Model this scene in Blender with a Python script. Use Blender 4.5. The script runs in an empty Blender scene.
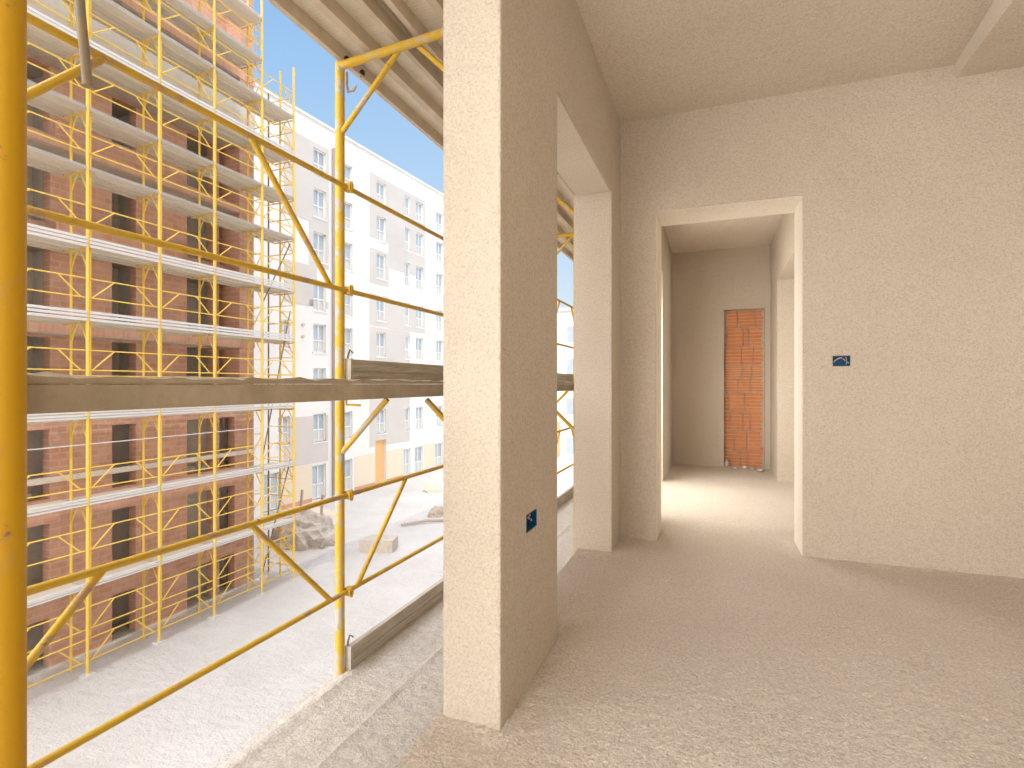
import bpy, bmesh, math, random
from mathutils import Vector, Matrix, noise
random.seed(7)
PI = math.pi
C = bpy.context.scene.collection
SC = bpy.context.scene

# ------------------------------------------------------------------ camera, sky, sun, area lights, exposure
HEAD = math.radians(21.05)
cam_d = bpy.data.cameras.new('camera'); cam_d.sensor_width = 36; cam_d.lens = 530/1024*36
cam_d.clip_start = 0.02; cam_d.clip_end = 600
cam = bpy.data.objects.new('camera', cam_d); C.objects.link(cam)
cam.location = (0, 0, 0); cam.rotation_euler = (PI/2, 0, HEAD)
SC.camera = cam
SC.view_settings.view_transform = 'Standard'; SC.view_settings.look = 'None'
SC.view_settings.gamma = 1; SC.view_settings.use_curve_mapping = False
SC.view_settings.exposure = 0.0

world = bpy.data.worlds.new('sky'); SC.world = world; world.use_nodes = True
wn = world.node_tree; wn.nodes.clear()
wo = wn.nodes.new('ShaderNodeOutputWorld'); bg = wn.nodes.new('ShaderNodeBackground')
tc = wn.nodes.new('ShaderNodeTexCoord'); sp = wn.nodes.new('ShaderNodeSeparateXYZ'); rp = wn.nodes.new('ShaderNodeValToRGB')
wn.links.new(tc.outputs['Generated'], sp.inputs[0]); wn.links.new(sp.outputs['Z'], rp.inputs[0])
wn.links.new(rp.outputs[0], bg.inputs[0]); wn.links.new(bg.outputs[0], wo.inputs[0])
e = rp.color_ramp.elements
e[0].position = 0.0; e[0].color = (.93, .93, .93, 1)
e[1].position = 0.9; e[1].color = (.12, .30, .72, 1)
for p, c in ((.08, (.80, .88, .97, 1)), (.24, (.56, .75, .95, 1)), (.5, (.35, .58, .90, 1))):
    q = e.new(p); q.color = c
bg.inputs[1].default_value = 1.0
# broad bright haze around the sun, added to the blue
SUN_TO = Vector((0.64, -0.12, 1.0)).normalized()
vn = wn.nodes.new('ShaderNodeVectorMath'); vn.operation = 'NORMALIZE'; wn.links.new(tc.outputs['Generated'], vn.inputs[0])
dt = wn.nodes.new('ShaderNodeVectorMath'); dt.operation = 'DOT_PRODUCT'; wn.links.new(vn.outputs[0], dt.inputs[0]); dt.inputs[1].default_value = SUN_TO
mr = wn.nodes.new('ShaderNodeMapRange'); mr.inputs['From Min'].default_value = .12; mr.inputs['From Max'].default_value = .9
mr.inputs['To Max'].default_value = .7; mr.interpolation_type = 'SMOOTHSTEP'; wn.links.new(dt.outputs['Value'], mr.inputs['Value'])
hz = wn.nodes.new('ShaderNodeVectorMath'); hz.operation = 'SCALE'; hz.inputs[0].default_value = (1.0, .91, .78); wn.links.new(mr.outputs[0], hz.inputs['Scale'])
ad = wn.nodes.new('ShaderNodeVectorMath'); ad.operation = 'ADD'; wn.links.new(rp.outputs[0], ad.inputs[0]); wn.links.new(hz.outputs[0], ad.inputs[1])
# unseen bright sky patch behind the camera, added to light deck and loggia
dc = wn.nodes.new('ShaderNodeVectorMath'); dc.operation = 'DOT_PRODUCT'; wn.links.new(vn.outputs[0], dc.inputs[0]); dc.inputs[1].default_value = Vector((-.5, -.6, .58)).normalized()
mc = wn.nodes.new('ShaderNodeMapRange'); mc.inputs['From Min'].default_value = .40; mc.inputs['From Max'].default_value = .80
mc.inputs['To Max'].default_value = 4.7; mc.interpolation_type = 'SMOOTHSTEP'; wn.links.new(dc.outputs['Value'], mc.inputs['Value'])
hc = wn.nodes.new('ShaderNodeVectorMath'); hc.operation = 'SCALE'; hc.inputs[0].default_value = (1.0, .95, .89); wn.links.new(mc.outputs[0], hc.inputs['Scale'])
ae = wn.nodes.new('ShaderNodeVectorMath'); ae.operation = 'ADD'; wn.links.new(ad.outputs[0], ae.inputs[0]); wn.links.new(hc.outputs[0], ae.inputs[1])
wn.links.new(ae.outputs[0], bg.inputs[0])

sun_d = bpy.data.lights.new('sun', 'SUN'); sun_d.energy = 1.0; sun_d.angle = math.radians(.6); sun_d.color = (1, .95, .87)
sun = bpy.data.objects.new('sun', sun_d); C.objects.link(sun)
sun.rotation_euler = Vector((-0.64, 0.12, -1.0)).to_track_quat('-Z', 'Y').to_euler()

def area(name, loc, aim, sx, sy, power, col):
    d = bpy.data.lights.new(name, 'AREA'); d.shape = 'RECTANGLE'; d.size = sx; d.size_y = sy; d.energy = power; d.color = col
    o = bpy.data.objects.new(name, d); C.objects.link(o); o.location = loc
    o.rotation_euler = (Vector(aim)-Vector(loc)).to_track_quat('-Z', 'Z').to_euler(); return o
area('fill_loggia_opening', (-0.79, -1.2, .35), (2.5, -1.0, .35), 2.9, 2.5, 150, (1, .98, .94))  # fill lamp added in the open loggia side to brighten the room
area('fill_rear', (1.2, -3.1, .35), (1.2, 3, .3), 3.6, 2.5, 50, (1, .98, .94))  # added fill behind the camera, for a rear window that is not seen
area('fill_corridor_opening', (-0.86, 5.1, .1), (1, 5.25, -.4), 1.4, 2.0, 66, (1, .94, .85))  # fill added outside the left corridor opening to lift corridor and door reveals
area('fill_side_room', (3.4, 5.2, .3), (.6, 5.6, .1), 1.6, 1.6, 36, (1, .95, .88))  # fill added in the unseen part of the side room to brighten the corridor

# ------------------------------------------------------------------ helpers
class MB:
    """collects shapes in world coordinates, links them as one mesh object"""
    def __init__(s): s.v = []; s.f = []
    def quadbox(s, P):
        n = len(s.v); s.v += [tuple(p) for p in P]
        for a in ((0,3,2,1),(4,5,6,7),(0,1,5,4),(1,2,6,5),(2,3,7,6),(3,0,4,7)): s.f.append(tuple(n+i for i in a))
        return s
    def box(s, x0, x1, y0, y1, z0, z1):
        return s.quadbox([(x0,y0,z0),(x1,y0,z0),(x1,y1,z0),(x0,y1,z0),(x0,y0,z1),(x1,y0,z1),(x1,y1,z1),(x0,y1,z1)])
    def tube(s, pts, r, n=10, caps=True):
        pts = [Vector(p) for p in pts]; base = len(s.v); m = len(pts); up = None
        for i, p in enumerate(pts):
            d = (pts[min(i+1, m-1)]-pts[max(i-1, 0)]).normalized()
            if up is None: up = Vector((0,0,1)) if abs(d.z) < .9 else Vector((1,0,0))
            a = d.cross(up).normalized(); b = a.cross(d).normalized(); up = b
            rr = r[i] if isinstance(r, (list, tuple)) else r
            for k in range(n):
                t = 2*PI*k/n; s.v.append(tuple(p + a*math.cos(t)*rr + b*math.sin(t)*rr))
        for i in range(m-1):
            for k in range(n):
                s.f.append((base+i*n+k, base+i*n+(k+1)%n, base+(i+1)*n+(k+1)%n, base+(i+1)*n+k))
        if caps:
            s.f.append(tuple(base+k for k in range(n))[::-1]); s.f.append(tuple(base+(m-1)*n+k for k in range(n)))
        return s
    def prism(s, poly, h0, h1, axis):
        """poly: list of 2-D points; extruded along axis ('x','y','z') from h0 to h1"""
        n = len(s.v); k = len(poly)
        def P(a, b, h): return {'x': (h,a,b), 'y': (a,h,b), 'z': (a,b,h)}[axis]
        for h in (h0, h1): s.v += [P(a, b, h) for a, b in poly]
        s.f.append(tuple(range(n, n+k))[::-1]); s.f.append(tuple(range(n+k, n+2*k)))
        for i in range(k): s.f.append((n+i, n+(i+1)%k, n+k+(i+1)%k, n+k+i))
        return s
    def build(s, name, m, parent=None, smooth=False):
        me = bpy.data.meshes.new(name)
        off = Vector((0,0,0)); p = parent
        while p is not None: off += p.location; p = p.parent
        me.from_pydata([tuple(Vector(v)-off) for v in s.v], [], s.f); me.update()
        bm = bmesh.new(); bm.from_mesh(me); bmesh.ops.recalc_face_normals(bm, faces=bm.faces); bm.to_mesh(me); bm.free()
        if smooth:
            for q in me.polygons: q.use_smooth = True
            try: me.set_sharp_from_angle(angle=math.radians(40))
            except Exception: pass
        me.materials.append(m)
        o = bpy.data.objects.new(name, me); C.objects.link(o)
        if parent is not None: o.parent = parent
        return o

def tag(o, label=None, cat=None, group=None, kind=None):
    if label: o['label'] = label
    if cat: o['category'] = cat
    if group: o['group'] = group
    if kind: o['kind'] = kind
    return o
def empty(name, loc, label, cat, group=None):
    o = bpy.data.objects.new(name, None); C.objects.link(o); o.location = loc; o.empty_display_size = .1
    return tag(o, label, cat, group)
def struct(o): o['kind'] = 'structure'; return o

def wall_cells(mb, axis, p0, p1, u0, u1, z0, z1, holes):
    """slab normal to axis ('x' or 'y') between p0 and p1, spanning u0..u1 and z0..z1, with rectangular holes (a0,a1,b0,b1)"""
    us = sorted({u0, u1, *[h[0] for h in holes], *[h[1] for h in holes]}); zs = sorted({z0, z1, *[h[2] for h in holes], *[h[3] for h in holes]})
    us = [u for u in us if u0 <= u <= u1]; zs = [z for z in zs if z0 <= z <= z1]
    full = lambda i, j: (0 <= i < len(us)-1 and 0 <= j < len(zs)-1 and
        not any(h[0] <= (us[i]+us[i+1])/2 <= h[1] and h[2] <= (zs[j]+zs[j+1])/2 <= h[3] for h in holes))
    idx = {}
    def V(k, i, j):
        if (k,i,j) not in idx:
            p = (p0, p1)[k]; idx[(k,i,j)] = len(mb.v)
            mb.v.append((p, us[i], zs[j]) if axis == 'x' else (us[i], p, zs[j]))
        return idx[(k,i,j)]
    for i in range(len(us)-1):
        for j in range(len(zs)-1):
            if not full(i, j): continue
            for k in (0, 1): mb.f.append((V(k,i,j), V(k,i+1,j), V(k,i+1,j+1), V(k,i,j+1)))
            if not full(i-1, j): mb.f.append((V(0,i,j), V(1,i,j), V(1,i,j+1), V(0,i,j+1)))
            if not full(i+1, j): mb.f.append((V(0,i+1,j), V(1,i+1,j), V(1,i+1,j+1), V(0,i+1,j+1)))
            if not full(i, j-1): mb.f.append((V(0,i,j), V(1,i,j), V(1,i+1,j), V(0,i+1,j)))
            if not full(i, j+1): mb.f.append((V(0,i,j+1), V(1,i,j+1), V(1,i+1,j+1), V(0,i+1,j+1)))
    return mb

# ------------------------------------------------------------------ materials
class NT:
    def __init__(s, name):
        s.m = bpy.data.materials.new(name); s.m.use_nodes = True; s.t = s.m.node_tree; s.t.nodes.clear()
        s.out = s.n('ShaderNodeOutputMaterial'); s.b = s.n('ShaderNodeBsdfPrincipled'); s.l(s.b.outputs[0], s.out.inputs[0])
        s.tc = s.n('ShaderNodeTexCoord')
    def n(s, t, **k):
        q = s.t.nodes.new(t)
        for a, b in k.items(): setattr(q, a, b)
        return q
    def l(s, a, b): s.t.links.new(a, b)
    def noise(s, scale, detail=4, rough=.6, co=None, dist=0):
        q = s.n('ShaderNodeTexNoise'); q.inputs['Scale'].default_value = scale; q.inputs['Detail'].default_value = detail
        q.inputs['Roughness'].default_value = rough; q.inputs['Distortion'].default_value = dist
        s.l(co or s.tc.outputs['Object'], q.inputs['Vector']); return q.outputs['Fac']
    def ramp(s, fac, stops):
        q = s.n('ShaderNodeValToRGB'); e = q.color_ramp.elements
        e[0].position, e[0].color = stops[0][0], (*stops[0][1], 1); e[1].position, e[1].color = stops[-1][0], (*stops[-1][1], 1)
        for p, c in stops[1:-1]: k = e.new(p); k.color = (*c, 1)
        s.l(fac, q.inputs[0]); return q.outputs[0]
    def mix(s, a, b, fac, mode='MIX'):
        q = s.n('ShaderNodeMix', data_type='RGBA', blend_type=mode)
        for v, i in ((fac, 0), (a, 6), (b, 7)):
            if hasattr(v, 'is_linked'): s.l(v, q.inputs[i])
            else: q.inputs[i].default_value = v if i == 0 else (*v, 1)
        return q.outputs[2]
    def bump(s, h, strength, dist, prev=None):
        q = s.n('ShaderNodeBump'); q.inputs['Strength'].default_value = strength; q.inputs['Distance'].default_value = dist
        s.l(h, q.inputs['Height'])
        if prev: s.l(prev, q.inputs['Normal'])
        return q.outputs[0]
    def fin(s, col, rough=.9, nrm=None, metal=0):
        if hasattr(col, 'is_linked'): s.l(col, s.b.inputs['Base Color'])
        else: s.b.inputs['Base Color'].default_value = (*col, 1)
        s.b.inputs['Roughness'].default_value = rough; s.b.inputs['Metallic'].default_value = metal
        s.b.inputs['Specular IOR Level'].default_value = .25
        if nrm: s.l(nrm, s.b.inputs['Normal'])
        return s.m

def plaster(name, c0, c1, grain=120, st=.8, d=.010, spk=.5):
    t = NT(name)
    big = t.noise(1.3, 4, .6)
    fine = t.noise(grain, 4, .7, dist=.3)
    col = t.mix(t.ramp(big, [(.35, c0), (.65, c1)]), t.ramp(fine, [(.34, tuple(.66*x for x in c0)), (.5, tuple((p+q)/2 for p, q in zip(c0, c1))), (.68, tuple(min(1, 1.14*x) for x in c1))]), spk)
    lump = t.ramp(t.noise(grain*.42, 5, .75, dist=.25), [(.42, (0,0,0)), (.66, (1,1,1))])
    n1 = t.bump(t.noise(grain*.9, 4, .7, dist=.4), st, d)
    n2 = t.bump(lump, st*.4, d, n1)
    n3 = t.bump(t.noise(5, 3, .5), .25, .03, n2)
    return t.fin(col, .95, n3)
M = {}
M['plaster'] = plaster('rough_beige_plaster', (.575, .495, .40), (.65, .57, .47), spk=.55)
M['plaster_ceiling'] = plaster('rough_ceiling_plaster', (.67, .585, .48), (.77, .685, .575), 100, .7, .010)
M['screed'] = plaster('crumbly_screed', (.70, .615, .525), (.81, .725, .63), 100, 1.0, .015, .62)
M['deck_crumbs'] = plaster('mortar_crumbs_on_deck', (.66, .60, .53), (.76, .71, .63), 95, .9, .013)
M['smooth_lit_plaster'] = plaster('smooth_plaster_painted_light', (.74, .67, .58), (.82, .75, .66), 110, .3, .006, .4)  # smooth finish, lightened to paint in light on reveals and beam face

def yellow(name, a=(.80, .47, .03), b=(.55, .43, .28), amt=.60):
    t = NT(name)
    f = t.ramp(t.noise(9, 6, .7, dist=.6), [(amt-.05, (0,0,0)), (amt+.03, (1,1,1))])
    f2 = t.ramp(t.noise(30, 5, .75), [(.63, (0,0,0)), (.70, (1,1,1))])
    base = t.mix(a, (a[0]*1.05, a[1]*1.2, a[2]*1.6), t.noise(3, 2))
    c = t.mix(base, b, f); c = t.mix(c, (.20, .13, .08), f2)
    return t.fin(c, .5, t.bump(t.noise(60, 3), .2, .003))
M['yellow'] = yellow('worn_yellow_paint', (.62, .37, .03), (.50, .44, .34), .565)
M['amber'] = yellow('old_amber_paint', (.46, .235, .004), (.44, .25, .03), .66)
M['yellow_rail'] = yellow('rusty_yellow_rail', (.58, .34, .03), (.42, .28, .15), .58)
M['yellow_far'] = NT('far_yellow_paint').fin((.86, .60, .12), .55)
M['worn_steel'] = yellow('worn_bare_steel', (.27, .19, .09), (.24, .20, .16), .50)
t = NT('dusty_galvanised_steel'); M['galv'] = t.fin(t.ramp(t.noise(14, 5, .7), [(.3, (.38, .35, .30)), (.7, (.60, .55, .48))]), .7, t.bump(t.noise(50, 3), .3, .004))
t = NT('old_toeboard'); 
mp = t.n('ShaderNodeMapping'); mp.inputs['Scale'].default_value = (20, 1.2, 20); t.l(t.tc.outputs['Object'], mp.inputs[0])
M['board'] = t.fin(t.ramp(t.noise(3, 6, .7, mp.outputs[0]), [(.3, (.34, .295, .23)), (.55, (.52, .465, .38)), (.75, (.66, .62, .54))]), .85, t.bump(t.noise(3, 5, .7, mp.outputs[0]), .5, .01))
t = NT('deck_beam_mortar'); M['beam'] = t.fin(t.ramp(t.noise(7, 6, .7), [(.3, (.27, .215, .15)), (.7, (.40, .33, .24))]), .9, t.bump(t.noise(30, 5), .5, .008))
t = NT('deck_underside')
wv = t.n('ShaderNodeTexWave'); wv.bands_direction = 'Y'; wv.inputs['Scale'].default_value = 16; wv.inputs['Distortion'].default_value = 1.2; t.l(t.tc.outputs['Object'], wv.inputs[0])
M['deck_under'] = t.fin(t.ramp(t.noise(6, 4), [(.3, (.72, .65, .54)), (.7, (.84, .78, .67))]), .8, t.bump(wv.outputs['Fac'], .28, .007))
t = NT('deck_flange'); M['flange'] = t.fin(t.ramp(t.noise(12, 4), [(.3, (.55, .46, .35)), (.7, (.66, .57, .45))]), .8, t.bump(t.noise(40, 3), .3, .004))
M['far_deck'] = NT('far_galvanised_deck').fin((.68, .68, .68), .55)
M['far_deck_under'] = NT('far_deck_underside').fin((.70, .64, .55), .8)
M['dark'] = NT('dark_void').fin((.05, .045, .04), .9)
M['blue'] = NT('blue_box_plastic').fin((.0, .065, .16), .45)
M['wire'] = NT('conduit_end').fin((.62, .50, .33), .6)
M['black'] = NT('black_mark').fin((.03, .028, .025), .8)

def brick(name, c1, c2, mort, sx, hrow, plane='yz', rough=.9, msize=.02, ribs=0):
    t = NT(name); sep = t.n('ShaderNodeSeparateXYZ'); t.l(t.tc.outputs['Object'], sep.inputs[0]); cb = t.n('ShaderNodeCombineXYZ')
    t.l(sep.outputs[{'y':1,'x':0}[plane[0]]], cb.inputs[0]); t.l(sep.outputs[2], cb.inputs[1])
    b = t.n('ShaderNodeTexBrick'); b.inputs['Scale'].default_value = 1; b.inputs['Brick Width'].default_value = sx; b.inputs['Row Height'].default_value = hrow
    b.inputs['Mortar Size'].default_value = msize; b.inputs['Color1'].default_value = (*c1, 1); b.inputs['Color2'].default_value = (*c2, 1); b.inputs['Mortar'].default_value = (*mort, 1)
    b.inputs['Mortar Smooth'].default_value = .2; t.l(cb.outputs[0], b.inputs['Vector'])
    col = t.mix(b.outputs['Color'], t.ramp(t.noise(2.3, 5, .65), [(.35, tuple(.75*x for x in c1)), (.65, c2)]), .4)
    return t.fin(col, rough, t.bump(b.outputs['Fac'], -.3, .02))
M['brick'] = brick('pink_brick', (.64, .33, .22), (.74, .44, .32), (.64, .54, .45), .36, .17)
M['soldier'] = brick('brick_slab_facing', (.74, .40, .27), (.80, .50, .37), (.68, .57, .48), .13, .5)
M['conc'] = plaster('grey_concrete', (.55, .49, .41), (.66, .60, .52), 8, .2, .02, .3)
M['conc_light'] = plaster('white_parapet', (.84, .80, .74), (.90, .87, .82), 8, .1, .02, .2)
t = NT('hollow_clay_block'); 
sep = t.n('ShaderNodeSeparateXYZ'); t.l(t.tc.outputs['Object'], sep.inputs[0])
M['clay'] = t.fin(t.ramp(t.noise(7, 5, .7), [(.3, (.52, .19, .075)), (.6, (.66, .27, .12)), (.8, (.70, .40, .24))]), .85, t.bump(t.noise(60, 3), .3, .003))
M['clay_light'] = NT('pale_clay_groove').fin((.74, .44, .28), .9)
M['mortar'] = plaster('block_mortar', (.50, .38, .28), (.62, .50, .39), 50, .6, .01)
t = NT('site_ground')
M['ground'] = t.fin(t.ramp(t.noise(.35, 6, .65), [(.3, (.62, .595, .56)), (.7, (.72, .70, .67))]), .95, t.bump(t.noise(2.2, 6, .7), .6, .25))
M['ground_sand'] = NT('sand_mound').fin((.78, .66, .52), .95)
t = NT('white_render'); M['white'] = t.fin(t.ramp(t.noise(.25, 4), [(.3, (.84, .82, .79)), (.7, (.90, .885, .86))]), .9)
t = NT('grey_render'); M['grey'] = t.fin(t.ramp(t.noise(.3, 4), [(.3, (.64, .60, .56)), (.7, (.70, .66, .62))]), .9)
M['beige'] = NT('beige_base_render').fin((.84, .73, .58), .9)
M['terracotta'] = NT('terracotta_skirting').fin((.72, .38, .27), .9)
M['orange'] = NT('ochre_door_recess').fin((.84, .52, .24), .7)
M['frame_w'] = NT('white_window_frame').fin((.88, .88, .87), .5)
M['reveal'] = NT('window_reveal').fin((.58, .50, .43), .9)
t = NT('window_glass'); t.fin(t.ramp(t.noise(.5, 2), [(.35, (.40, .47, .53)), (.65, (.55, .62, .67))]), .12); t.b.inputs['Specular IOR Level'].default_value = .8; M['glass'] = t.m
M['blind'] = NT('lower_glass_panel').fin((.68, .69, .67), .3)
M['pipe'] = NT('brown_downpipe').fin((.42, .36, .33), .7)
M['wood'] = NT('debris_wood').fin((.50, .41, .33), .9)
M['rubble'] = plaster('rubble_grey', (.48, .43, .38), (.64, .59, .54), 6, .6, .03, .5)
M['chip'] = NT('white_plaster_chip').fin((.78, .74, .68), .9)

# ------------------------------------------------------------------ the room and corridor
ZC, ZF = 1.775, -1.05
XO, XI = -.812, -.605           # outer and inner face of the facade wall
YB0, YB1 = 3.63, 3.985          # wall with the doorway
BOXL = (1.715, 1.824, -.512, -.452)
BOXR = (.650, .738, .107, .166)
XO2 = -.846
mb = MB(); wall_cells(mb, 'x', -.802, XI, 1.476, 2.092, ZF-.2, ZC+.2, [BOXL]); wall_cells(mb, 'x', XO2, XI, 2.092, 3.80, ZF-.2, ZC+.2, [(2.092, 3.30, ZF-.2, 1.205)])
w = struct(mb.build('wall_left', M['plaster']))
mb = MB(); wall_cells(mb, 'x', XO, -.532, 3.80, 16, ZF-.2, ZC+.2, [(4.35, 5.88, ZF-.2, 1.19), (8.6, 10.2, ZF-.01, 1.19), (12, 13.6, ZF-.01, 1.19)])
struct(mb.build('wall_corridor_left', M['plaster']))
mb = MB(); wall_cells(mb, 'y', YB0, YB1, -.63, 3.7, ZF-.2, ZC+.2, [(-.374, .492, ZF-.2, 1.146), BOXR])
struct(mb.build('wall_back', M['plaster']))
mb = MB(); mb.box(-.7, 3.7, 7.33, 7.6, ZF-.2, ZC+.2)
wall_cells(mb, 'y', 7.2, 7.332, -.7, 3.7, ZF-.2, ZC+.2, [(.094, .563, ZF-.2, .935)])
struct(mb.build('wall_corridor_end', M['plaster']))
mb = MB(); wall_cells(mb, 'x', .62, .92, 3.98, 7.2, ZF-.2, ZC+.2, [(4.3, 6.38, ZF-.2, 1.126)])
struct(mb.build('wall_corridor_right', M['plaster']))
mb = MB(); wall_cells(mb, 'x', 3.6, 3.85, -3.4, 7.6, ZF-.2, ZC+.2, [(4.3, 6.2, -.4, 1.2)])
struct(mb.build('wall_right', M['plaster']))
mb = MB(); wall_cells(mb, 'y', -3.5, -3.25, -.825, 3.85, ZF-.2, ZC+.2, [(-.6, 3.1, -.95, 1.6)])
struct(mb.build('wall_rear', M['plaster']))
mb = MB(); mb.box(XO, 3.85, -3.5, 16, ZC, ZC+.25)
struct(mb.build('ceiling', M['plaster_ceiling']))
struct(MB().box(-.56, .64, YB1-.01, 7.21, 1.703, ZC+.01).build('ceiling_corridor', M['plaster_ceiling']))
mb = MB()
bs = [(3.64, 1.243, 1.700), (2.9, 1.193, 1.648), (1.6, 1.09, 1.60), (-3.3, .95, 1.60)]
for (ya, xa, za), (yb, xb, zb) in zip(bs[:-1], bs[1:]):
    mb.quadbox([(xb,yb,zb),(3.62,yb,zb),(3.62,ya,za),(xa,ya,za),(xb,yb,ZC+.01),(3.62,yb,ZC+.01),(3.62,ya,ZC+.01),(xa,ya,ZC+.01)])
struct(mb.build('trim_ceiling_beam', M['plaster_ceiling']))
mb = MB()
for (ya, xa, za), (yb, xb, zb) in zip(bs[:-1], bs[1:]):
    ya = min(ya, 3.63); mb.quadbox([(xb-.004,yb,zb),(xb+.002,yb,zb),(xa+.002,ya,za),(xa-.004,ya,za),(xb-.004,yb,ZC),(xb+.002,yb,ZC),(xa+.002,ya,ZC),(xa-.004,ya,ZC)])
struct(mb.build('trim_6', M['smooth_lit_plaster']))  # thin strip on the beam face, paler to paint in light from the left

# smooth reveals of doorway and tall opening; paler tone paints in the light there
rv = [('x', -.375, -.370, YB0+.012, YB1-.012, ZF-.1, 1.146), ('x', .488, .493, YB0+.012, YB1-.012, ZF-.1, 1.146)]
for k, q in enumerate(rv): struct(MB().box(*q[1:]).build('trim_%d' % (k+1), M['smooth_lit_plaster']))
struct(MB().box(-.374, .492, YB0+.012, YB1-.012, 1.142, 1.147).build('trim_3', M['smooth_lit_plaster']))
struct(MB().box(XO2+.012, XI-.012, 2.092, 3.30, 1.201, 1.206).build('trim_4', M['smooth_lit_plaster']))

# floor: crumbly height field with mortar heaped along the wall feet
def near_rects(x, y):
    R = [(XO, XI, 1.485, 2.092), (XO, XI, 3.30, 3.9), (XO, -.532, 3.8, 4.35), (XO, -.532, 5.88, 7.3), (-.63, -.36, YB0, YB1), (.496, 3.7, YB0, YB1),
         (-.7, .094, 7.2, 7.4), (.563, 3.7, 7.2, 7.4), (.094, .563, 7.3, 7.4), (.62, .92, 3.98, 4.3), (.62, .92, 6.38, 7.3)]
    d = 9
    for a, b, c, e_ in R:
        dx = max(a-x, 0, x-b); dy = max(c-y, 0, y-e_); d = min(d, math.hypot(dx, dy))
    return d
def field(x0, x1, y0, y1, st, zf, thick=None):
    nx = int(round((x1-x0)/st)); ny = int(round((y1-y0)/st)); mb = MB()
    for j in range(ny+1):
        for i in range(nx+1):
            x = x0+(x1-x0)*i/nx; y = y0+(y1-y0)*j/ny; mb.v.append((x, y, zf(x, y)))
    for j in range(ny):
        for i in range(nx):
            a = j*(nx+1)+i; mb.f.append((a, a+1, a+nx+2, a+nx+1))
    if thick:
        base = len(mb.v); mb.v += [(x0,y0,thick),(x1,y0,thick),(x1,y1,thick),(x0,y1,thick)]
        c = [0, nx, (ny+1)*(nx+1)-1, ny*(nx+1)]
        mb.f.append((base, base+3, base+2, base+1))
        e1 = list(range(0, nx+1)); e2 = [j*(nx+1)+nx for j in range(ny+1)]; e3 = [ny*(nx+1)+i for i in range(nx, -1, -1)]; e4 = [j*(nx+1) for j in range(ny, -1, -1)]
        for k, ed in enumerate((e1, e2, e3, e4)): mb.f.append(tuple([base+k]+ed[::1]+[base+(k+1)%4])[::-1])
    return mb
def floor_z(x, y):
    n = noise.noise(Vector((x*28, y*28, 3))); n2 = noise.noise(Vector((x*60, y*60, 8))); n3 = noise.noise(Vector((x*2.2, y*2.2, 1)))
    d = near_rects(x, y)
    h = .0022*n + .0022*n2 + .008*n3 + max(0, .012*(1-d/.08))**1.0*(.7+.5*n)
    return ZF + h
struct(field(-.82, 3.7, -3.4, 7.4, .0225, floor_z, ZF-.22).build('floor', M['screed'], smooth=False))

# hollow clay block infill at the corridor end (courses of ribbed blocks)
mb = MB(); mb.box(.094, .563, 7.315, 7.335, ZF-.05, .935)
struct(mb.build('wall_infill_mortar', M['mortar']))
mb = MB(); mg = MB()
zc = [-1.05, -.84, -.59, -.345, -.105, .075, .235, .47, .715, .93]
cuts = [[.17,.29,.37],[.22,.36],[.17,.315,.40],[.155,.335],[.26,.40],[.165,.31,.42],[.30,.44],[.13,.32,.38],[.25,.46],[.15,.31,.40]]
for r in range(len(zc)-1):
    xs = [.098]+cuts[r]+[.560]
    for a, b in zip(xs[:-1], xs[1:]):
        g = .006; off = random.uniform(-.004, .004)
        z0, z1 = zc[r]+g, zc[r+1]-g
        nr = 5; hh = (z1-z0)/nr
        mg.box(a+g, b-g, 7.300+off, 7.33, z0, z1)
        for k in range(nr): mb.box(a+g, b-g, 7.293+off, 7.301+off, z0+hh*k+.006, z0+hh*(k+1)-.006)
struct(mb.build('wall_infill_block', M['clay'])); struct(mg.build('wall_infill_groove', M['clay_light']))
mb = MB(); zz = ZF
while zz < .93:                      # ragged plaster edge lapping onto the blocks
    h = random.uniform(.015, .05); w_ = random.uniform(.012, .045); mb.box(.563-w_, .565, 7.285, 7.315, zz, min(zz+h, .935)); 
    if zz > .62 or random.random() < .25: mb.box(.092, .094+random.uniform(.01, .04), 7.285, 7.315, zz, min(zz+h, .935))
    zz += h
struct(mb.build('trim_5', M['mortar']))

def chip(name, p, s, m, label, group):
    bm = bmesh.new(); bmesh.ops.create_icosphere(bm, subdivisions=1, radius=1)
    for v in bm.verts: v.co = Vector((v.co.x*s[0], v.co.y*s[1], v.co.z*s[2]))*random.uniform(.75, 1.2)
    me = bpy.data.meshes.new(name); bm.to_mesh(me); bm.free(); me.materials.append(m)
    o = bpy.data.objects.new(name, me); C.objects.link(o); o.location = p; o.rotation_euler = (0, 0, random.uniform(0, 3))
    return tag(o, label, 'rubble', group)
chip('plaster_chip', (.335, 7.10, ZF+.026), (.04, .028, .022), M['chip'], 'white plaster chip lying in front of the clay blocks', 'plaster chips at the brick recess')
chip('rubble_chunk', (.42, 7.08, ZF+.022), (.035, .025, .018), M['rubble'], 'grey mortar lump just right of the white chip', 'plaster chips at the brick recess')
chip('rubble_chunk', (.22, 7.06, ZF+.020), (.03, .022, .016), M['rubble'], 'small mortar lump left of the white chip', 'plaster chips at the brick recess')
chip('rubble_chunk', (.50, 7.0, ZF+.022), (.045, .03, .02), M['rubble'], 'largest mortar lump near the right wall of the corridor end', 'plaster chips at the brick recess')
chip('rubble_chunk', (.125, 7.22, ZF+.04), (.035, .03, .045), M['conc'], 'dark mortar lump in the left corner of the brick recess', 'plaster chips at the brick recess')

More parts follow.
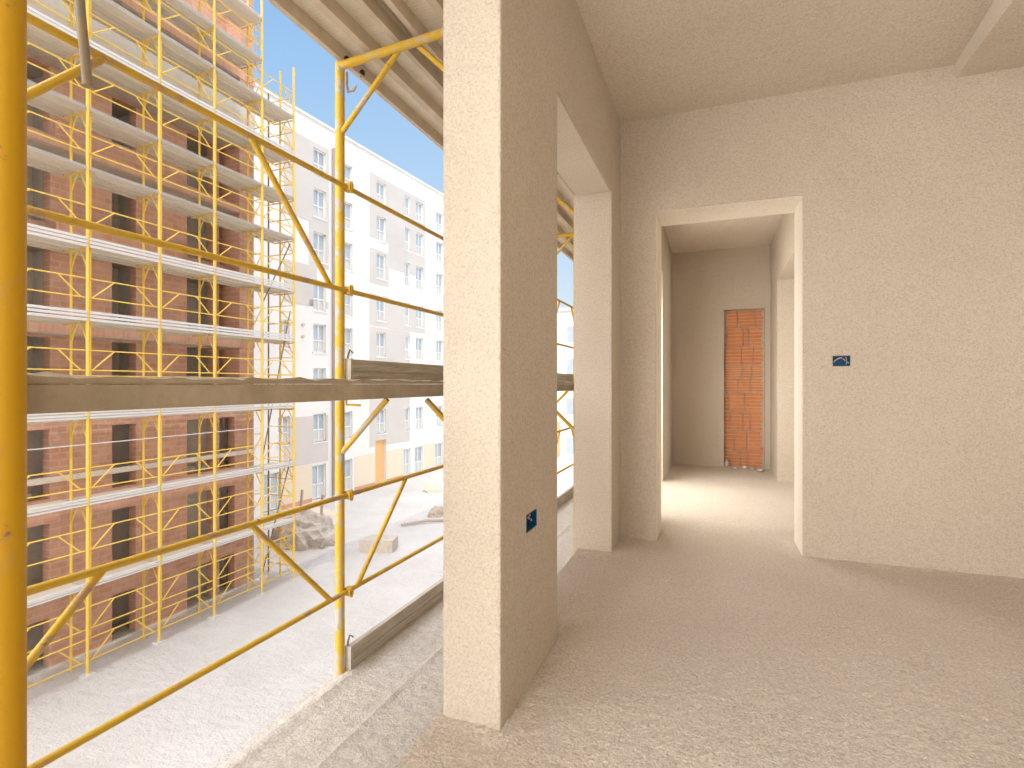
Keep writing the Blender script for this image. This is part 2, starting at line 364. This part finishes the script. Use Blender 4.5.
# flush electrical boxes
def elbox(origin, U, N, w_, h_, label):
    """origin = centre on the wall face; U along the wall, N out of the wall"""
    o = Vector(origin); U = Vector(U); N = Vector(N); Z = Vector((0,0,1))
    root = empty('electrical_box', o, label, 'electrical box')
    def slab(mb, u0, u1, z0, z1, n0, n1):
        P = []
        for n_ in (n0, n1):
            for u, z in ((u0,z0),(u1,z0),(u1,z1),(u0,z1)): P.append(o+U*u+Z*z+N*n_)
        mb.quadbox(P)
    a, b = w_/2, h_/2; mb = MB(); t_ = .003; D = -.034
    slab(mb, -a, a, -b, b, D-.004, D)
    slab(mb, -a, -a+t_, -b, b, D, -.001); slab(mb, a-t_, a, -b, b, D, -.001)
    slab(mb, -a, a, -b, -b+t_, D, -.001); slab(mb, -a, a, b-t_, b, D, -.001)
    mb.build('shell', M['blue'], root)
    mb = MB(); pts = [o+U*(-a*.95+2*a*.95*k/10)+Z*(b*(-.45+1.15*math.sin(PI*min(1, k/10*1.05)))*.9)+N*(-.02-.01*math.sin(k)) for k in range(11)]
    mb.tube(pts, .0035, 8).build('wire', M['wire'], root, True)
    mb = MB(); pts = [o+U*(a*.62)+Z*(b*(.75-1.5*k/6))+N*(-.022+.008*math.sin(k/6*PI)) for k in range(7)]
    mb.tube(pts, .003, 8).build('conduit_stub', M['galv'], root, True)
    mb = MB()
    cx = a*.15
    pts = [o+U*(cx+a*.42*math.cos(q*PI/12))+Z*(-b*.1+b*.7*math.sin(q*PI/12)) for q in range(25)]
    mb.tube([p+N*-.012 for p in pts], .002, 6, False).build('collar', M['blue'], root, True)
    return root
elbox((XI, (BOXL[0]+BOXL[1])/2, (BOXL[2]+BOXL[3])/2), (0,-1,0), (1,0,0), BOXL[1]-BOXL[0], BOXL[3]-BOXL[2], 'blue flush electrical box low on the side of the near plaster pier')
elbox(((BOXR[0]+BOXR[1])/2, YB0, (BOXR[2]+BOXR[3])/2), (1,0,0), (0,-1,0), BOXR[1]-BOXR[0], BOXR[3]-BOXR[2], 'blue flush electrical box at switch height right of the doorway')

# our own building above and below the storey
G = -7.0
mb = MB(); mb.box(XO, 9, -14, 26, 1.98, 15.4); mb.box(XO, 9, -14, -3.6, ZF-.22, 1.98); mb.box(XO, 9, 16, 26, ZF-.22, 1.98)
struct(mb.build('wall_upper_storeys', M['plaster']))
mb = MB(); mb.box(XO, 9, -14, 26, G-.3, ZF-.23)
struct(mb.build('wall_lower_storeys', M['plaster']))

# ------------------------------------------------------------------ near scaffold
R_ = .0235; XOUT, XIN = -1.78, -.975
YS = [.487, 2.195, 3.88, 5.57, 7.26, 8.95, 10.64, 12.33, 14.02, 15.7]
DZ = [-1.47, 0.0, 1.64]
scaf = empty('scaffold', (-1.78, 2.195, G), 'worn yellow tube scaffold with steel decks just outside the near opening', 'scaffold')
for i, y in enumerate(YS):
    yi = .460 if i == 0 else (y-.05 if i == 1 else y)
    top = 1.60 if i == 1 else 3.2
    MB().tube([(XOUT, y, G), (XOUT, y, 1.625)], R_, 16).build('standard', M['yellow'], scaf, True)
    MB().tube([(XIN, yi, G), (XIN, yi, 1.62)], R_, 20).build('standard', M['amber' if i == 0 else 'yellow'], scaf, True)
    for z in (1.612, -.033, -1.54):
        MB().tube([(XOUT, y, z), (XIN, yi, z)], .021, 12).build('transom', M['yellow'], scaf, True)
        xm = (XOUT+XIN)/2
        if z > 1.58: b0, x_l, x_r, zz = 1.26, xm-.055, xm+.055, 1.61
        elif z > -.1: b0, x_l, x_r, zz = -.36, xm-.12, xm+.10, -.075
        else: b0, x_l, x_r, zz = -1.85, xm-.06, xm+.06, -1.54
        if i > 0 or z < 1.5: MB().tube([(XOUT, y, b0), (x_l, y, zz)], .0135, 10).build('knee_brace', M['yellow'], scaf, True)
        if i > 0: MB().tube([(XIN, y, b0), (x_r, y, zz)], .0135, 10).build('knee_brace', M['yellow'], scaf, True)
# guard frames
def rail(y0, y1, z, x=-1.752, r=.0125):
    return MB().tube([(x, y0, z), (x, y1, z)], r, 10).build('guardrail', M['yellow_rail'], scaf, True)
def gdiag(a, b, x=-1.752, r=.0125): return MB().tube([(x, a[0], a[1]), (x, b[0], b[1])], r, 10).build('guardrail_strut', M['yellow_rail'], scaf, True)
RZ = ((1.0, .475), (-.565, -1.055))
yy = [-1.2]+YS
for i in range(len(yy)-1):
    a, b = yy[i], yy[i+1]; L = b-a
    for k, (zu, zl) in enumerate(RZ):
        rail(a+.02, b+.02, zu); rail(a+.02, b+.02, zl)
        if i >= 1 and not (i == 2 and k == 0):
            gdiag((a+.34*L, zu), (a+.06*L, zl)); gdiag((b-.34*L, zu), (b-.06*L, zl))
for y in YS:
    for zz in (1.0, .475, -.565, -1.055):
        mb = MB(); mb.box(-1.762, -1.728, y+.012, y+.042, zz-.02, zz+.02); mb.tube([(-1.73, y+.027, zz-.028), (-1.73, y+.027, zz+.028)], .008, 8)
        mb.build('coupler', M['yellow_rail'], scaf, True)
# top deck: two channel planks with ribs, seen from below
def plank_under(x0, x1, y0, y1, z):
    p = MB().box(x0, x1, y0, y1, z+.035, z+.055).build('deck_plank', M['deck_under'], scaf)
    for a, b in ((x0, x0+.028), (x1-.028, x1), ((x0+x1)/2-.02, (x0+x1)/2+.02)):
        mb = MB(); mb.box(a, b, y0, y1, z-.03, z+.036); mb.box(a-.0, b+.0, y0, y1, z-.034, z-.03); mb.build('rib', M['flange'], p)
    return p
ye = [-1.2]+YS
for i in range(len(ye)-1):
    a, b = ye[i]+.001, ye[i+1]-.001
    p = plank_under(-1.80, -1.42, a, b, 1.683)
    p2 = plank_under(-1.335, -.95, a, b, 1.683)
    MB().box(-1.44, -1.31, a, b, 1.74, 1.75).build('gap_cover', M['flange'], scaf)
# outer lip strip and holes of the outer beam
for y in (2.235, 2.364):
    MB().tube([(-1.772, y, 1.665), (-1.770, y, 1.664)], .02, 14).build('slot', M['black'], scaf)
# middle deck (eye level)
for i in range(len(ye)-1):
    a, b = ye[i], ye[i+1]
    MB().box(-1.372, -1.0, a+.004, b-.004, -.047, -.001).build('deck_plank', M['beam'], scaf)
    MB().box(-1.75, -1.378, a+.004, b-.004, -.047, -.001).build('deck_plank', M['beam'], scaf)
def crust_z(x, y):
    return .009 + .007*abs(noise.noise(Vector((x*9, y*7, 2))))*2 + .007*noise.noise(Vector((x*40, y*34, 5)))
cr = field(-1.72, -1.003, -1.2, 15.7, .03, crust_z, .0005).build('mortar_crust', M['beam'], scaf)
# toeboards
def toeboard(y0, y1, z, h):
    mb = MB(); x = -1.745
    mb.box(x-.014, x+.014, y0, y1, z, z+h*.47); mb.box(x-.010, x+.010, y0, y1, z+h*.47, z+h*.53); mb.box(x-.014, x+.014, y0, y1, z+h*.53, z+h)
    t_ = mb.build('toeboard', M['board'], scaf)
    mb = MB(); mb.box(x-.018, x+.018, y0-.012, y0+.004, z-.005, z+h+.004); mb.build('end_plate', M['galv'], t_)
    return t_
for i in range(1, len(YS)-1):
    toeboard(YS[i]+.03, YS[i+1]+.02, -1.462, .125)
    toeboard(YS[i]+.03, YS[i+1]+.02, .004, .122)
# bracket hooks of the toeboards at the visible outer post
for z in (-1.44, .02):
    mb = MB(); mb.tube([(-1.755, 2.222, z+.0), (-1.755, 2.225, z+.12), (-1.75, 2.235, z+.155), (-1.742, 2.25, z+.14)], .005, 8)
    mb.box(-1.765, -1.735, 2.215, 2.235, z-.02, z+.02); mb.build('hook', M['worn_steel'], scaf, True)
mb = MB(); mb.tube([(-1.752, 2.215, 1.585), (-1.752, 2.215, 1.52), (-1.745, 2.215, 1.485), (-1.715, 2.22, 1.488), (-1.70, 2.22, 1.51)], .006, 8)
mb.build('hook', M['yellow_rail'], scaf, True)
mb = MB(); mb.tube([(-1.755, 2.215, -.07), (-1.755, 2.215, -.105), (-1.68, 2.23, -.108)], .006, 8); mb.build('hook', M['yellow_rail'], scaf, True)
# lower deck with mortar crumbs
def deck_z(x, y):
    ridge = .010*max(0, 1-abs(x+1.42)/.03)
    return -1.468 + .006*noise.noise(Vector((x*26, y*22, 3))) + .004*noise.noise(Vector((x*60, y*55, 6))) + ridge + max(0, .05*(1-abs(x+.94)/.06)) + max(0, .02*(1-abs(x+1.72)/.05))
for i in range(len(ye)-1):
    a, b = ye[i], ye[i+1]
    MB().box(-1.80, -1.425, a+.004, b-.004, -1.535, -1.485).build('deck_plank', M['galv'], scaf)
    MB().box(-1.415, -.90, a+.004, b-.004, -1.535, -1.485).build('deck_plank', M['galv'], scaf)
field(-1.80, -.90, -1.2, 15.7, .0225, deck_z, -1.484).build('mortar_crumbs', M['deck_crumbs'], scaf)
# loose prop hanging under the top deck
pr = MB().tube([(-1.62, .92, .885), (-1.648, .935, 1.0), (-1.78, .60, 1.62)], .0235, 16)
def cam2world(px, py, F):
    R = (px-512)/530*F; z = (384-py)/530*F; s, c = math.sin(HEAD), math.cos(HEAD)
    return Vector((c*R-s*F, s*R+c*F, z))
tp = cam2world(87.5, 86, 1.5); bt = cam2world(79.5, 0, 1.5); dr = (bt-tp)
k = (1.65-tp.z)/dr.z
prop = empty('scaffold_prop', tp, 'worn grey-brown steel tube hanging at top left in front of the rails', 'steel tube')
MB().tube([tp, tp+dr*k], .0125, 18).build('tube', M['worn_steel'], prop, True)
MB().tube([tp-dr*.003, tp+dr*.02], .0135, 18).build('end_collar', M['worn_steel'], prop, True)

# ------------------------------------------------------------------ ground
def ground_z(x, y):
    return G + .10*noise.noise(Vector((x*.35, y*.35, 0))) + .05*noise.noise(Vector((x*1.3, y*1.3, 4)))*1.0
mb = field(-60, 6, -25, 140, 1.0, lambda x, y: G + .04*noise.noise(Vector((x*.3, y*.3, 0))))
struct(mb.build('ground', M['ground'], smooth=True))

# ------------------------------------------------------------------ brick building with its scaffold
XW = -15.35
bb = empty('brick_building', (-18, 4, G), 'unfinished red brick building behind the yellow scaffold on the left', 'building')
floors = [-5.77, -3.44, -1.12, 1.2, 3.5, 5.85, 8.17, 10.5]
cols = [(-4.6,-3.4),(-2.2,-1.2),(.2,1.3),(2.6,3.6),(5.2,6.2),(7.2,8.12),(9.56,10.2),(11.75,12.67),(12.9,13.5)]
YE = 14.3; Y0 = -8
holes = []
for i, zt in enumerate(floors):
    h = 1.72 if i else 1.25
    k_ = 1.042 if zt > 0 else 1
    for a, b in cols: holes.append((a*k_, b*k_, zt-h, zt))
lo = [h for h in holes if h[3] < 0]
mb = MB(); wall_cells(mb, 'x', XW-.3, XW, Y0, YE, G-.1, -.2, lo); mb.build('facade_wall', M['brick'], bb)
hi = [h for h in holes if h[3] > 0]
mb = MB(); wall_cells(mb, 'x', XW-.95, XW-.65, Y0, YE, -.2, 14.6, hi); mb.build('facade_wall', M['brick'], bb)
MB().box(-27, XW-.3, YE-.3, YE, G-.1, 14.6).build('end_wall', M['brick'], bb)
MB().box(XW-.3, XW-.02, Y0, YE, -.4, -.12).build('slab_edge', M['conc'], bb)
MB().box(XW-.1, XW+.05, Y0, YE, -2.44, -2.30).build('slab_edge', M['conc_light'], bb)
MB().box(XW-.1, XW+.04, Y0, YE, -.78, -.68).build('slab_edge', M['conc'], bb)
for zt in floors:
    z = zt+.05
    if zt > 1:
        MB().box(-27, XW-.03, Y0, YE+.02, z+.0, z+.22).build('floor_slab', M['conc'], bb)
        MB().box(XW-.03, XW+.02, Y0, YE+.03, z+.02, z+.24).build('slab_facing', M['soldier'], bb)
    else:
        MB().box(-27, XW-.3, Y0, YE-.3, z+.12, z+.34).build('floor_slab', M['conc'], bb)
MB().box(XW-.1, XW+.03, Y0, YE+.03, 8.42, 9.65).build('parapet', M['conc_light'], bb)
for zt in (3.5, 5.85):
    MB().box(XW-.12, XW, 8.3, 11.6, zt+.24, zt+.75).build('balcony_wall', M['brick'], bb)
# corner pillar and inner back wall
MB().box(XW-.95, XW, 13.7, YE, -.2, 14.6).build('corner_pillar', M['brick'], bb)
MB().box(-17.4, -17.2, Y0, YE-.3, G, 14.6).build('inner_wall', M['conc_light'], bb)
MB().box(-16.6, -16.4, Y0, YE-.3, G, -.3).build('inner_wall', M['conc_light'], bb)
for y in (1.9, 6.9, 8.8, 11.0, 14.0): MB().box(-21, XW-.95, y-.1, y+.1, G, 14.6).build('cross_wall', M['conc_light'], bb)
for i, zt in enumerate(floors[:5]):          # pale timber frames standing in some openings
    for a, b in cols[5:9]:
        if (i*3+int(a*2)) % 3 == 0:
            xx = XW-.2 if zt < 0 else XW-.8
            MB().box(xx, xx+.06, (a+b)/2-.03, (a+b)/2+.03, zt-1.7, zt).build('prop_post', M['wood'], bb)

fs = empty('scaffold', (-14.07, 8.2, G), 'tall bright yellow scaffold tower wrapping the red brick building', 'scaffold')
FX, FI = -14.07, -14.69
FY = [4.7, 6.45, 8.207, 9.961, 11.65, 13.44, 14.86]
r = .031
TOP = 12.9
for i, y in enumerate(FY):
    MB().tube([(FX, y, G), (FX, y, TOP+ (0 if i < 6 else -1.6))], r*1.15, 8).build('standard', M['yellow_far'], fs, True)
    MB().tube([(FI, y, G), (FI, y, TOP+(0 if i < 6 else -1.6))], r, 8).build('standard', M['yellow_far'], fs, True)
    if i >= 2: MB().tube([(FX-.06, y+.1, G+.9), (FX-.06, y+.1, 9.4 if i < 6 else 7.5)], r*.7, 6).build('diagonal_tube', M['yellow_far'], fs, True)
    MB().box(FX-.12, FX+.12, y-.12, y+.12, G-.02, G+.04).build('base_plate', M['far_deck'], fs)
DK = [-4.86, -2.87, -.80, 1.55, 3.32, 5.19, 6.62, 8.05, 9.5, 10.75, 12.1]
TK = {-4.86: .13, -2.87: .16, -.80: .17, 1.55: .22, 3.32: .22, 5.19: .05, 6.62: .05, 8.05: .24, 9.5: .06, 10.75: .06, 12.1: .08}
for z in DK:
    for a, b in zip(FY[1:-1], FY[2:]):
        if b > 14.5 and z > 10: continue
        dk = MB().box(-15.02, FX+.02, a+.03, b-.03, z-.04, z+.02).build('deck_plank', M['far_deck_under'], fs)
        mb = MB(); n = 3; h = (TK[z]+.04)/n
        for k in range(n): mb.box(FX+.02, FX+.045+.006*(k % 2), a+.03, b-.03, z-.05+h*k+.014, z-.05+h*(k+1)-.010)
        mb.build('edge_lip', M['far_deck'], dk)
        mb = MB()
        for k in range(3): mb.box(-15.0+.33*k, -14.96+.33*k, a+.03, b-.03, z-.09, z-.04)
        mb.build('rib', M['far_deck_under'], dk)
    for y in FY[1:]:
        if y > 14.5 and z > 10: continue
        mb = MB(); mb.tube([(FX, y, z-.09), (FI-.3, y, z-.09)], r*.75, 6)
        mb.tube([(FX, y, z-.55), (FX-.14, y, z-.3), (FX-.26, y, z-.1)], r*.6, 6)
        mb.tube([(FI, y, z-.55), (FI+.12, y, z-.3), (FI+.24, y, z-.1)], r*.6, 6); mb.build('frame_head', M['yellow_far'], fs, True)
rails = [(-6.14,-6.66),(-5.37,-5.9),(-3.5,-4.0),(-2.02,-2.51),(.81,.33),(2.54,2.08),(4.29,3.84),(6.0,5.58),(7.5,7.07),(8.95,8.5),(10.4,9.95),(11.65,11.2)]
for zu, zl in rails:
    for a, b in zip(FY[1:-1], FY[2:]):
        if b > 14.5 and zu > 10.6: continue
        L = b-a; mb = MB(); rr = .017
        x_ = FX-.035
        mb.tube([(x_, a, zu), (x_, b, zu)], rr, 6); mb.tube([(x_, a, zl), (x_, b, zl)], rr, 6)
        mb.tube([(x_, a+.07*L, zl), (x_, a+.36*L, zu)], rr, 6); mb.tube([(x_, b-.07*L, zl), (x_, b-.34*L, zu)], rr, 6)
        mb.build('guardrail', M['yellow_far'], fs, True)
for a, b in zip(FY[1:-1], FY[2:]):
    MB().tube([(FX-.03, a, -1.45), (FX-.03, b, -1.45)], .014, 6).build('ledger', M['far_deck'], fs, True)
    MB().tube([(FI, a, 0.2), (FI, b, 0.2)], .022, 6).build('ledger', M['yellow_far'], fs, True)
# end bay rungs and long braces, as on a return of the scaffold
z = G+.5
while z < 10.8:
    mb = MB(); y = 14.86
    mb.tube([(FX, y, z), (FI-.55, y, z)], .017, 6); mb.tube([(FX, y, z), (FX-.62, y, z+.45)], .014, 6)
    mb.build('rung', M['yellow_far'], fs, True); z += .62
MB().tube([(FI-.55, 14.86, G), (FI-.55, 14.86, 10.6)], r*.9, 8).build('standard', M['worn_steel'], fs, True)
for z0, z1 in ((-2.7, 2.6), (-6.5, -2.7), (2.6, 5)):
    MB().tube([(FX-.1, 13.5, z0), (FX-.1, 14.8, z1)], .022, 6).build('long_brace', M['worn_steel'], fs, True)
for z0 in (-6.4, -4.6, -2.6, -.6, 1.6, 3.4, 5.2, 7.6, 9.2, 10.6):
    mb = MB(); mb.tube([(FX-.62, 13.44, z0), (FX, 13.44, z0+.9)], .016, 6); mb.tube([(FX-.62, 13.44, z0+.9), (FX, 13.44, z0+.95)], .016, 6)
    mb.build('end_rail', M['yellow_far'], fs, True)

# ------------------------------------------------------------------ white apartment building
ang = math.radians(4.45); P0 = Vector((-21.85, 31.3, 0)); D = Vector((math.sin(ang), math.cos(ang), 0)); Nn = Vector((D.y, -D.x, 0))   # Nn points to the street
ab = empty('apartment_building', (P0.x, P0.y, G), 'long white and grey apartment block with many windows beyond the yard', 'building')
def fb(mb, t0, t1, z0, z1, n0, n1):
    P = []
    for z in (z0, z1):
        for t, n in ((t0,n0),(t1,n0),(t1,n1),(t0,n1)):
            q = P0+D*t+Nn*n; P.append((q.x, q.y, z))
    return mb.quadbox(P)
WZ = [(14.1,1.5),(11.7,1.7),(9.1,1.75),(6.1,1.7),(3.6,1.7),(.97,1.7),(-1.77,1.7)]
WT = [(-6.17,-5.16),(-4.1,-2.85),(-.5,.51),(2.68,3.34),(4.09,5.06),(6.89,7.9),(10.2,11.2),(13,14),(16,17),(19,20)]
T0, T1 = -16.9, 24
# facade as a slab with recesses: cells
def wcells(t0, t1, z0, z1, holes, n0, n1):
    ts = sorted({t0, t1, *[h[0] for h in holes], *[h[1] for h in holes]}); zs = sorted({z0, z1, *[h[2] for h in holes], *[h[3] for h in holes]})
    mb = MB(); m = MB(); wall_cells(m, 'y', -n1, -n0, t0, t1, z0, z1, holes)
    for (x, y, z) in m.v:
        q = P0+D*x+Nn*(-y); mb.v.append((q.x, q.y, z))
    mb.f = m.f; return mb
hol = [(a, b, z-h, z) for a, b in WT for z, h in WZ] + [(-8.6, -7.9, 2.0, 3.6), (-8.7, -7.9, -3.4, -1.8)]
GW = [(-9.6,-8.6),(-6.25,-5.15),(-4.1,-2.85),(2.55,3.4),(3.95,5.05),(6.7,7.9),(10.2,11.2),(13,14),(16,17)]
hol += [(a, b, -6.9, -4.85) for a, b in GW] + [(-.62, .55, -7.0, -3.9)]
wcells(T0, T1, G-.2, 15.7, hol, -.3, 0).build('facade_wall', M['white'], ab)
fb(MB(), T0, T1, G-.2, 15.5, -3, -.32).build('building_core', M['reveal'], ab)
fb(MB(), T0, T1+.05, 15.68, 15.82, -3, .10).build('roof_coping', M['white'], ab)
def win(a, b, z0, z1):
    f = .07
    mb = MB(); fb(mb, a, a+f, z0, z1, -.20, -.12); fb(mb, b-f, b, z0, z1, -.20, -.12); fb(mb, a, b, z0, z0+f, -.20, -.12); fb(mb, a, b, z1-f, z1, -.20, -.12)
    mid = (a+b)/2; zm = z0+(z1-z0)*.42
    fb(mb, mid-.035, mid+.035, z0, z1, -.20, -.13); fb(mb, a, b, zm-.035, zm+.035, -.20, -.13)
    fb(mb, a-.08, b+.08, z0-.08, z0, -.2, .06)
    w_ = mb.build('window', M['frame_w'], ab)
    fb(MB(), a, b, zm, z1, -.24, -.19).build('pane', M['glass'], w_)
    fb(MB(), a, b, z0, zm, -.24, -.19).build('lower_pane', M['blind'], w_)
for a, b in WT:
    for z, h in WZ: win(a, b, z-h, z)
for a, b in GW: win(a, b, -6.9, -4.85)
win(-8.6, -7.9, 2.0, 3.6); win(-8.7, -7.9, -3.4, -1.8)
fb(MB(), -.62, .55, -7, -3.9, -.28, -.2).build('entrance_door', M['orange'], ab)
def panel(t0, t1, z0, z1, m='grey'):
    hs = []
    for h in hol:
        if h[1] > t0 and h[0] < t1 and h[3] > z0 and h[2] < z1: hs.append((max(h[0], t0), min(h[1], t1), max(h[2], z0), min(h[3], z1)))
    wcells(t0, t1, z0, z1, hs, .0, .02).build('render_panel', M[m], ab)
panel(-1.2, 5.3, 10.05, 14.4); panel(-1.2, .8, 6.9, 9.3); panel(.8, 5.3, 8.3, 10.0)
panel(-1.2, .8, 4.0, 6.2); panel(.8, 5.3, 3.95, 6.0); panel(-1.2, 3.3, -4.3, 3.9)
panel(-8.3, -5.0, -4.7, -1.9); panel(-6.5, -4.95, 7.0, 14.4); panel(-8.3, -5.9, 4.6, 7.0); panel(-6.5, -5.0, 4.6, 4.6+.4); panel(-8.3, -6.5, 9.6, 14.4)
for a, b in ((-9.9+1.4, -6.25), (-2.7, -.62), (.55, 2.55), (5.15, 6.7), (7.95, 10.2), (11.2, 13), (14, 16), (17, 24)):
    fb(MB(), a+.04, b-.04, -6.75, -4.75, 0, .025).build('base_panel', M['beige'], ab)
    fb(MB(), a+.04, b-.04, -7.05, -6.76, 0, .035).build('skirting', M['terracotta'], ab)
MB().tube([P0+D*-4.62+Nn*.12+Vector((0,0,-6.9)), P0+D*-4.62+Nn*.12+Vector((0,0,14.6))], .09, 8).build('downpipe', M['pipe'], ab, True)
for z in (3.45, 2.75):
    q = P0+D*-7.0+Vector((0,0,z)); MB().tube([q, q+Nn*.12], .09, 10).build('vent_cap', M['conc'], ab, True)

# ------------------------------------------------------------------ things lying in the yard
def lump(name, loc, s, m, label, cat, seed, sub=3, rough=.25):
    bm = bmesh.new(); bmesh.ops.create_icosphere(bm, subdivisions=sub, radius=1)
    for v in bm.verts:
        n = noise.noise(v.co*2.1+Vector((seed,0,0)))*rough+noise.noise(v.co*5.5+Vector((seed,3,0)))*rough*.6
        v.co = Vector((v.co.x*s[0], v.co.y*s[1], max(v.co.z, -.15)*s[2]))*(1+n)
    me = bpy.data.meshes.new(name); bm.to_mesh(me); bm.free(); me.materials.append(m)
    o = bpy.data.objects.new(name, me); C.objects.link(o); o.location = loc
    return tag(o, label, cat)
rp_ = empty('rubble_pile', (-17.1, 18.6, G), 'heap of grey rubble and broken planks beside the brick building', 'rubble')
l = lump('heap', (0,0,.1), (1.5, 1.25, 1.15), M['rubble'], None, None, 3, 4, .35); l.parent = rp_
for k in range(16):
    a = random.uniform(0, 2*PI); rr_ = random.uniform(.2, 1.3); b_ = random.uniform(0, 2*PI); ll = random.uniform(.5, 1.1); h_ = 1.1-.55*rr_
    p = Vector((-17.1+rr_*math.cos(a), 18.6+rr_*math.sin(a), G+h_)); d_ = Vector((math.cos(b_), math.sin(b_), random.uniform(-.4, .5)))*ll
    MB().quadbox([p+Vector(q) for q in ((0,0,0),(.09,.03,0),(.09+d_.x,.03+d_.y,d_.z),(d_.x,d_.y,d_.z),(0,0,.04),(.09,.03,.04),(.09+d_.x,.03+d_.y,d_.z+.04),(d_.x,d_.y,d_.z+.04))]).build('broken_plank', M['wood'], rp_)
for (x, y, h_) in ((-17.6, 18.9, 2.2), (-16.7, 19.2, 2.0), (-15.9, 19.6, 1.9)):
    MB().tube([(x, y, G), (x+.1, y+.1, G+h_)], .06, 6).build('upright_post', M['wood'], rp_)
# concrete block
mb = MB(); mb.prism([(-13.85, 18.3), (-12.5, 18.7), (-12.75, 19.5), (-13.9, 19.2)], G-.05, G+.5, 'z')
tag(mb.build('concrete_block', M['conc']), 'low pale concrete block lying on the yard ground', 'block')
lump('sand_mound', (-16.6, 31.0, G), (1.7, 1.2, .35), M['ground_sand'], 'low sandy mound in the sunlit yard', 'mound', 5)
lump('sand_mound', (-20.0, 22.6, G), (1.3, .9, .3), M['ground_sand'], 'small sandy mound near the foot of the white block', 'mound', 9)
for (x, y, s) in ((-13.6, 24.2, .45), (-13.0, 25.4, .30)):
    pass
tag(MB().tube([(-14.4, 22.3, G+.1), (-13.6, 23.4, G+.12), (-12.7, 24.0, G+.08), (-12.6, 25.1, G+.1)], .07, 6).build('fallen_branch', M['wood'], None, True), 'thin brown branch lying on the shaded yard', 'branch')
lump('debris_heap', (-13.9, 25.0, G), (.45, .6, .45), M['wood'], 'small brown debris heap in the shaded yard', 'debris', 12)

hs = empty('distant_house', (-12, 43, G), 'pale distant house seen through the tall narrow opening', 'building')
MB().box(-19, -5, 43, 50, G-.1, 6.1).build('wall', M['white'], hs)
MB().box(-19.2, -4.8, 42.8, 50.2, 6.1, 6.35).build('roof_edge', M['grey'], hs)
MB().box(-13.4, -12.2, 42.96, 43.0, -6.9, -3.2).build('ochre_panel', M['orange'], hs)
MB().box(-13.0, -12.2, 42.96, 43.0, 0.2, 3.4).build('ochre_panel', M['beige'], hs)
for z in (-5.9, -2.6, .7, 3.4):
    w_ = MB().box(-11.7, -10.9, 42.93, 43.0, z, z+1.5).build('window', M['frame_w'], hs)
    MB().box(-11.62, -10.98, 42.90, 42.94, z+.08, z+1.42).build('pane', M['glass'], w_)
lump('covered_heap', (-9.9, 36.0, G), (1.5, 1.4, 1.9), M['grey'], 'pale rounded heap standing in the yard beyond the tall narrow opening', 'heap', 2, 3, .10)
for nm in ('wall_left', 'wall_back'):
    md = bpy.data.objects[nm].modifiers.new('soft_edges', 'BEVEL'); md.width = .007; md.segments = 2; md.limit_method = 'ANGLE'
